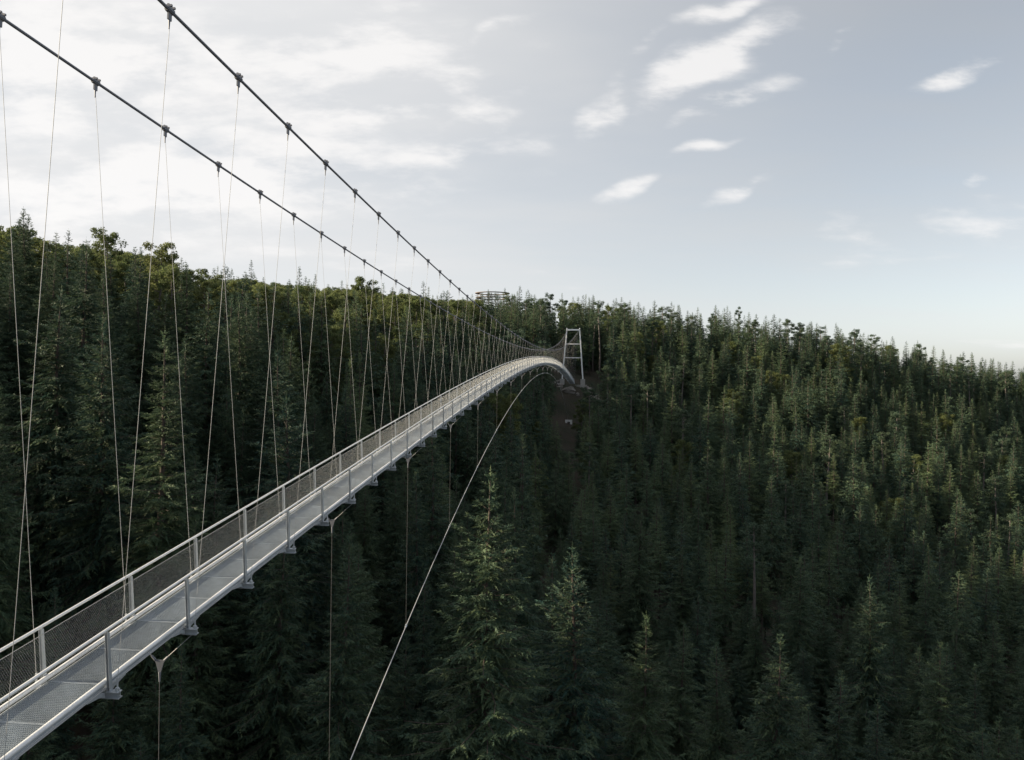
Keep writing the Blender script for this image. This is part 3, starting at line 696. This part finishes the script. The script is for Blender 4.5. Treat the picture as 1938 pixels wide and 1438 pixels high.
hero('spruce_tree', 476, 492, 190, 'thin spruce spire rising from pale broadleaf crowns on the left skyline', 3, .7)
hero('spruce_tree', 565, 504, 200, 'bushy dark spruce tip above the pale crowns beside the fifth clamp', 1, .8)
hero('spruce_tree', 597, 519, 215, 'small pointed spruce on the skyline left of the domed broadleaf tree', 3, .8)
hero('broadleaf_tree', 690, 522, 225, 'domed broadleaf crown on the skyline behind the lower main cable', 0, 1.0)
hero('spruce_tree', 802, 533, 235, 'dense spruce on the skyline where the lower main cable drops below the trees', 0, 1.0)
hero('pine_tree', 1042, 551, 330, 'crooked pine with open tufts on the skyline left of the white tower', 2, .8)
hero('spruce_tree', 983, 541, 330, 'pointed spruce pair on the skyline right of the round lookout', 1, .9)
hero('spruce_tree', 1000, 548, 335, 'second spruce right of the round lookout on the skyline', 0, .9)
hero('pine_tree', 1620, 617, 350, 'flat-topped pine above the skyline on the right slope', 1, 1.0)
hero('pine_tree', 1398, 575, 345, 'thin bare-topped pine above the right skyline', 1, .6)
hero('spruce_tree', 1582, 611, 345, 'thin spruce spire left of the flat-topped pine on the right skyline', 3, .7)
hero('spruce_tree', 925, 548, 330, 'spruce tip in front of the round lookout', 1, .9)
hero('spruce_tree', 955, 545, 335, 'right spruce tip in front of the round lookout', 1, .8)
hero('larch_tree', 1340, 738, 215, 'pale green pointed larch high on the right slope', 1, 1.1)
hero('larch_tree', 1370, 732, 220, 'pale green larch right beside the pointed larch on the slope', 0, 1.1)
hero('larch_tree', 1420, 835, 175, 'bright green double-tipped larch midway up the right slope', 0, 1.2)
hero('larch_tree', 1465, 800, 185, 'tall larch with long bare pale trunk midway up the right slope', 2, 1.0)
hero('spruce_tree', 1180, 608, 285, 'sunlit olive spruce just right of the white tower', 1, 1.0)
hero('broadleaf_tree', 1205, 625, 290, 'sunlit yellow-green tree right of the white tower', 1, .9)
for px_, py_ in ((893, 557), (903, 560), (912, 554), (938, 556), (947, 559), (962, 553), (970, 557), (918, 561), (931, 560)):
    P_ = at(px_, py_, 333); g_ = ground(P_[0], P_[1]).item(); add_tree('spruce_tree', P_[0], P_[1], P_[2] - g_, None, None, .9, g_)
hero_xy = np.array([(t['x'], t['y']) for t in trees])
# the rest of the stand on a jittered grid
def region_ok(x, y, H):
    if abs(x) < 4.6 and -40 < y < 290:
        lim = min(deck_z(y) - 2.5, 1e9)
        return ground(x, y).item() + H < lim
    return True
step = 4.5
cand = []
for gx_ in np.arange(-300, 330, step):
    for gy_ in np.arange(-130, 520, step):
        x = gx_ + random.uniform(-.45, .45) * step; y = gy_ + random.uniform(-.45, .45) * step
        dx, dy = x - CAM[0], y - CAM[1]; dep = dx * AY[0] + dy * AY[1]; lat = dx * AX[0] + dy * AX[1]
        hill = -240 < x < -48 and -130 < y < 130       # unseen wood goes on here; hill and trees added to shade the valley
        if not hill and (dep < 22 or dep > 470 or abs(lat) > dep * .74 + 22): continue
        cand.append((x, y, dep, lat))
C_ = np.array(cand); CG = ground(C_[:, 0], C_[:, 1])
for (x, y, dep, lat), g in zip(cand, CG):
    if ((hero_xy - (x, y)) ** 2).sum(1).min() < (2.8 if dep > 90 else 3.6) ** 2: continue
    if -8 < x < 11.5 and 262 < y < 293: continue                                   # landing
    if -2.6 < x < 4.2 and 205 < y < 264: continue          # cleared strip under the bridge
    left0 = lat < .02 * dep
    if (dep < 25 and not (x < -48)) or random.random() < ((.42 if dep < 70 else .40) if left0 or dep > 200 else (.5 if dep < 90 else .36)): continue
    rel = g - ZC
    nz_ = vnoise(x * .35 + 40, y * .35)
    left = lat < -.03 * dep
    u = random.random()
    if left and rel > -14: kind = 'broadleaf_tree' if u < ((.58 if rel > -3 else .26) if dep > 120 else -1) + .10 * nz_ else ('larch_tree' if u > .9 else 'spruce_tree')
    elif left: kind = 'spruce_tree' if u < .88 else 'larch_tree'
    elif dep > 110: kind = 'broadleaf_tree' if u < .02 + .02 * nz_ else ('larch_tree' if u < .34 else ('pine_tree' if u < (.41 if rel > -15 else .38) else 'spruce_tree'))
    else: kind = 'spruce_tree'
    H = {'spruce_tree': random.gauss(22, 4.6), 'larch_tree': random.gauss(22, 2.5), 'pine_tree': random.gauss(24, 2), 'broadleaf_tree': random.gauss(18.5, 2.5)}[kind]
    if random.random() < .2 and kind == 'spruce_tree': H *= random.uniform(.45, .8)
    if not left0 and dep < 260: H *= np.interp(dep, [50, 150, 260], [.68, .74, 1.0])      # younger stand on the right slope
    if dep < 100 and kind != 'spruce_tree': kind = 'spruce_tree'
    if dep < 46 and x > -48:
        if lat > -.38 * dep: continue
        H = min(H, ZC - 15 - g)
    H = min(max(H, 7), 31)
    if dep < 25:
        add_tree(kind, x, y, H, None, None, 1.0, g); trees[-1]['px'] = -9999; continue
    px, py, d = pix((x, y, g + H)); px, py = px[0], py[0]
    cap = np.interp(px, SKY[:, 0], SKY[:, 1]) - 8 + (16 if kind == 'broadleaf_tree' else 0) + min(1.8, random.expovariate(1.3)) * (7000 if kind != 'broadleaf_tree' else 3000) / dep
    if py < cap:
        H -= (cap - py) * dep / F_PX
        if H < 6: continue
    elif py < cap + 14000 / dep and random.random() < .5:      # trees of the ridge reach up to the treeline
        H = min(29.0, H + (py - cap) * dep / F_PX)
    if dep < 75:                          # near stand: tips stay below the sight lines of the photographed near trees
        lowcap = np.interp(px, [-400, 0, 200, 400, 560, 700, 880, 1000, 1150, 1350, 1600, 1800, 1938], [420, 640, 760, 820, 900, 980, 1010, 1120, 1200, 1290, 1340, 1330, 1330]) + random.uniform(0, 60)
        if py < lowcap and px > 330:
            py2 = pix((x, y, g + H))[1][0]
            H -= max(0, lowcap - py2) * dep / F_PX
            if H < 7: continue
    if 1045 < px < 1150 and 120 < dep < 274:        # keep the tower foot, landing and cleared strip in sight
        py2 = pix((x, y, g + H))[1][0]; want = np.interp(px, [1045, 1060, 1066, 1085, 1093, 1112, 1135, 1150], [735, 765, 845, 845, 762, 728, 716, 690]) + random.random() * 12
        H -= max(0, want - py2) * dep / F_PX
        if H < 6: continue
    if not region_ok(x, y, H):
        H = deck_z(y) - 2.5 - g
        if H < 6: continue
    wid = random.uniform(.85, 1.15)
    if abs(x) < 6 and y < 262: wid *= .85
    add_tree(kind, x, y, H, None, None, wid, g)
# visibility: walk outwards, keep the running treeline per column
trees.sort(key=lambda t: t['d'])
line = np.full(2200, 3000.0)
for t in trees:
    if t['px'] < -3000 or t['d'] < 20: t['vis'] = 0; continue
    c = int(t['px'] + 130); half = max(2, int(F_PX * 2.0 / t['d']))
    a, b_ = max(0, c - half), min(2200, c + half)
    if a >= b_: t['vis'] = 0; continue
    hid = np.minimum(line[a:b_], 1438); t['vis'] = max(0.0, float((hid - t['py']).mean())) * (b_ - a) if 0 <= c - 100 < 2000 and t['py'] < 1438 else 0
    w_ = np.abs(np.arange(a, b_) - c) / max(1, half); prof = t['py'] + w_ * F_PX * t['H'] * .5 / t['d']
    line[a:b_] = np.minimum(line[a:b_], prof)
KIND_TXT = {'spruce_tree': ('spruce', 'spruce'), 'larch_tree': ('larch', 'larch'), 'pine_tree': ('pine', 'pine'), 'broadleaf_tree': ('broadleaf tree', 'tree')}
def region(t):
    px, py, d = t['px'], t['py'], t['d']
    sky_gap = py - np.interp(px, SKY[:, 0], SKY[:, 1])
    if sky_gap < 22:
        return 'on the skyline above the left slope' if px < 760 else ('on the skyline behind the round lookout and tower' if px < 1120 else 'on the skyline of the right slope')
    if px < 980:
        if d < 80: return 'among the large near trees below and left of the bridge'
        if py > np.interp(px, [0, 545, 850, 1050], [1280, 930, 740, 680]): return 'in the shaded stand seen beneath the bridge deck'
        return 'on the left slope behind the hanger ropes, upper part' if sky_gap < 110 else 'on the left slope behind the hanger ropes, lower part'
    if d < 80: return 'among the large near trees along the bottom right'
    if sky_gap < 110: return 'on the upper right slope below the skyline'
    return 'midway down the shaded right slope' if py < 1000 else 'low on the shaded right slope'
picked = {}
for kind in KIND_TXT:
    L_ = sorted([t for t in trees if t['kind'] == kind and (t['vis'] > 15 or t['hero'])], key=lambda t: -(1e9 if t['hero'] else t['vis']))
    picked[kind] = L_[:298]
    for t in picked[kind]: t['single'] = True
# landmarks that a tree can be found from: (column, row, words)
MARKS = [(1086, 640, 'the white tower'), (932, 552, 'the round lookout'), (1076, 802, 'the white anchor block'), (767, 1187, 'the lowest clamp on the arch cable'), (308, 1240, 'the largest yoke under the deck'), (628, 990, 'the second yoke under the deck'),
         (925, 893, 'the tallest near spruce'), (1092, 1035, 'the broad dark near spruce'), (1472, 1198, 'the star-tipped bottom spruce'), (1783, 1214, 'the warm olive bottom spruce'), (1222, 1165, 'the sagging-boughed bottom spruce'), (1582, 1268, 'the greyish bottom spruce'),
         (548, 752, 'the sunlit spruce above the railing'), (50, 395, 'the highest left skyline spruce'), (207, 436, 'the round skyline crown'), (300, 455, 'the fan-shaped skyline crown'), (476, 492, 'the thin left skyline spire'), (690, 522, 'the domed skyline crown'), (802, 533, 'the spruce behind the dropping cable'),
         (1042, 551, 'the crooked skyline pine'), (1620, 617, 'the flat-topped skyline pine'), (1398, 575, 'the bare-topped skyline pine'), (1340, 738, 'the pointed pale larch'), (1420, 835, 'the bright double-tipped larch'), (1465, 800, 'the bare-trunked larch'), (1205, 625, 'the yellow-green tree by the tower'),
         (1938, 690, 'the right end of the skyline'), (1938, 1000, 'the middle of the right edge'), (1938, 1438, 'the bottom right corner'), (0, 800, 'the middle of the left edge'), (260, 700, 'the left slope centre'), (1650, 850, 'the right slope centre'), (150, 1438, 'the bottom edge below the deck'), (1600, 1050, 'the lower right slope centre')]
MXY = np.array([(a_, b_) for a_, b_, _ in MARKS], float)
DIRS = ['right of', 'below and right of', 'below', 'below and left of', 'left of', 'above and left of', 'above', 'above and right of']
ORD = ['nearest', 'second nearest', 'third nearest', 'fourth nearest', 'fifth nearest', 'sixth nearest', 'seventh nearest', 'eighth nearest', 'ninth nearest', 'tenth nearest', 'eleventh nearest', 'twelfth nearest', 'thirteenth nearest', 'fourteenth nearest', 'fifteenth nearest', 'sixteenth nearest', 'seventeenth nearest', 'eighteenth nearest', 'nineteenth nearest', 'twentieth nearest']
bins = {}
for kind, L_ in picked.items():
    for t in L_:
        if t['hero']: continue
        dv_ = np.array((t['px'], t['py'])) - MXY; dist = np.hypot(dv_[:, 0], dv_[:, 1]); j = int(dist.argmin())
        dr_ = int(round(math.atan2(dv_[j, 1], dv_[j, 0]) / (math.pi / 4))) % 8
        bins.setdefault((kind, j, dr_), []).append((dist[j], t))
for (kind, j, dr_), L_ in bins.items():
    for i, (_, t) in enumerate(sorted(L_, key=lambda q: q[0])):
        if i < 20: t['label2'] = f'{KIND_TXT[kind][0]} {DIRS[dr_]} {MARKS[j][2]}, {ORD[i]} one'
def place(t):
    lod = 0 if t['d'] < 112 else 1
    ms = MODELS[t['kind'], lod]; mi = t['mi'] if t['mi'] is not None else random.randrange(len(ms)); return ms[mi % len(ms)]
rest = {}
for t in trees:
    mo = place(t); s = t['H'] / HB; w_ = s * t['wid'] * (1 + .38 * max(0, 1 - s)) * (1.12 if t['hero'] and t['d'] < 80 else 1.0); rz = t['rot'] if t['rot'] is not None else random.uniform(0, 6.283)
    if not t.get('single'):
        if t['d'] < 480: rest.setdefault(t['kind'], []).append((t, mo, s, w_, rz))
        continue
    e = empty(t['kind'], (t['x'], t['y'], t['z'])); e.scale = (w_, w_, s); e.rotation_euler = (0, 0, rz)
    nm = KIND_TXT[t['kind']]
    tag(e, t['hero'] or t.get('label2') or f'{nm[0]} {region(t)}', nm[1], None if t['hero'] else f'{nm[0]}{"es" if nm[0] == "larch" else "s"} {region(t)}')
    obj('trunk', mo.trunk, e); obj('crown', mo.crown, e)
# everything past the limit: one mass of woodland per kind
STUFF = {'spruce_tree': ('spruce_forest', 'dense mass of spruces filling the slopes between the nearer trees'), 'larch_tree': ('larch_wood', 'pale green larches filling gaps on the slopes'),
         'broadleaf_tree': ('broadleaf_wood', 'yellow-green broadleaf woodland filling gaps on the left ridge'), 'pine_tree': ('pine_wood', 'pines filling gaps along the far ridge')}
def joined(mo, name):
    me = np_mesh(name, np.r_[mo.V, mo.WV], np.r_[mo.T, mo.WT + len(mo.V)], [mo.lm, mo.bm], mi=np.r_[np.zeros(len(mo.T)), np.ones(len(mo.WT))], attr=np.r_[mo.A, np.zeros(len(mo.WV))])
    return bpy.data.objects.new(name, me)
for kind, L_ in rest.items():
    nm, lab = STUFF[kind]
    mods = list({id(q[1]): q[1] for q in L_}.values()); srcs = [joined(mo, kind + '_source') for mo in mods]; mid = {id(mo): i for i, mo in enumerate(mods)}
    me = bpy.data.meshes.new(nm); me.from_pydata([(t['x'], t['y'], t['z']) for t, *_ in L_], [], [])
    for an, vals in (('rotz', [q[4] for q in L_]), ('sw', [q[3] for q in L_]), ('sh', [q[2] for q in L_])):
        me.attributes.new(an, 'FLOAT', 'POINT').data.foreach_set('value', np.array(vals, np.float32))
    me.attributes.new('var', 'INT', 'POINT').data.foreach_set('value', np.array([mid[id(q[1])] for q in L_], np.int32))
    o = obj(nm, me); tag(o, lab, None, None, 'stuff')
    ng = bpy.data.node_groups.new(nm, 'GeometryNodeTree')
    ng.interface.new_socket('Geometry', in_out='INPUT', socket_type='NodeSocketGeometry'); ng.interface.new_socket('Geometry', in_out='OUTPUT', socket_type='NodeSocketGeometry')
    gi = ng.nodes.new('NodeGroupInput'); go = ng.nodes.new('NodeGroupOutput'); jn = ng.nodes.new('GeometryNodeJoinGeometry')
    def named(a, ty='FLOAT'):
        n = ng.nodes.new('GeometryNodeInputNamedAttribute'); n.data_type = ty; n.inputs[0].default_value = a
        return n.outputs[0]
    rot = ng.nodes.new('ShaderNodeCombineXYZ'); ng.links.new(named('rotz'), rot.inputs[2])
    scl = ng.nodes.new('ShaderNodeCombineXYZ'); sw = named('sw'); ng.links.new(sw, scl.inputs[0]); ng.links.new(sw, scl.inputs[1]); ng.links.new(named('sh'), scl.inputs[2])
    var = named('var', 'INT')
    for i, so in enumerate(srcs):
        inf = ng.nodes.new('GeometryNodeObjectInfo'); inf.inputs[0].default_value = so; inf.inputs[1].default_value = True
        cmp_ = ng.nodes.new('FunctionNodeCompare'); cmp_.data_type = 'INT'; cmp_.operation = 'EQUAL'; ng.links.new(var, cmp_.inputs[2]); cmp_.inputs[3].default_value = i
        ip = ng.nodes.new('GeometryNodeInstanceOnPoints'); ng.links.new(gi.outputs[0], ip.inputs['Points']); ng.links.new(cmp_.outputs[0], ip.inputs['Selection'])
        ng.links.new(inf.outputs['Geometry'], ip.inputs['Instance']); ng.links.new(rot.outputs[0], ip.inputs['Rotation']); ng.links.new(scl.outputs[0], ip.inputs['Scale'])
        ng.links.new(ip.outputs[0], jn.inputs[0])
    ng.links.new(jn.outputs[0], go.inputs[0])
    mod = o.modifiers.new('stand', 'NODES'); mod.node_group = ng
print('TREES', len(trees), {k: len(v) for k, v in picked.items()}, {k: len(v) for k, v in rest.items()})

# ------------------------------------------------------------------ round lookout on the ridge
lx, ly, _ = at(932, 556, 345); ltop = at(932, 554, 345)[2]; lg = ground(lx, ly).item()
look = empty('lookout_tower', (lx, ly, lg)); tag(look, 'round timber treetop lookout with ring walkways rising above the ridge trees', 'lookout tower')
RL = 6.1
def ring(r, z, hr, hz, n=28, name='ring'):
    mb = MB()
    for i in range(n):
        a0, a1 = 2 * math.pi * i / n, 2 * math.pi * (i + 1) / n
        mb.hexa([(rr * math.cos(a), rr * math.sin(a), zz) for zz in (z, z + hz) for a in (a0, a1) for rr in (r - hr, r + hr)])
    return mb.mesh(name, M_TIMBER)
ht = ltop - lg
obj('roof_ring', ring(RL + .3, ht - .35, .9, .22), look); obj('walkway_ring', ring(RL, ht - 2.3, 1.0, .2), look); obj('handrail_ring', ring(RL + .95, ht - 1.3, .06, .12), look)
for i in range(10):
    a = 2 * math.pi * i / 10 + .2
    obj('post', MB().tube([(RL * math.cos(a), RL * math.sin(a), -.5), (RL * math.cos(a), RL * math.sin(a), ht - .3)], .11, 6).mesh('post', M_TIMBER), look)
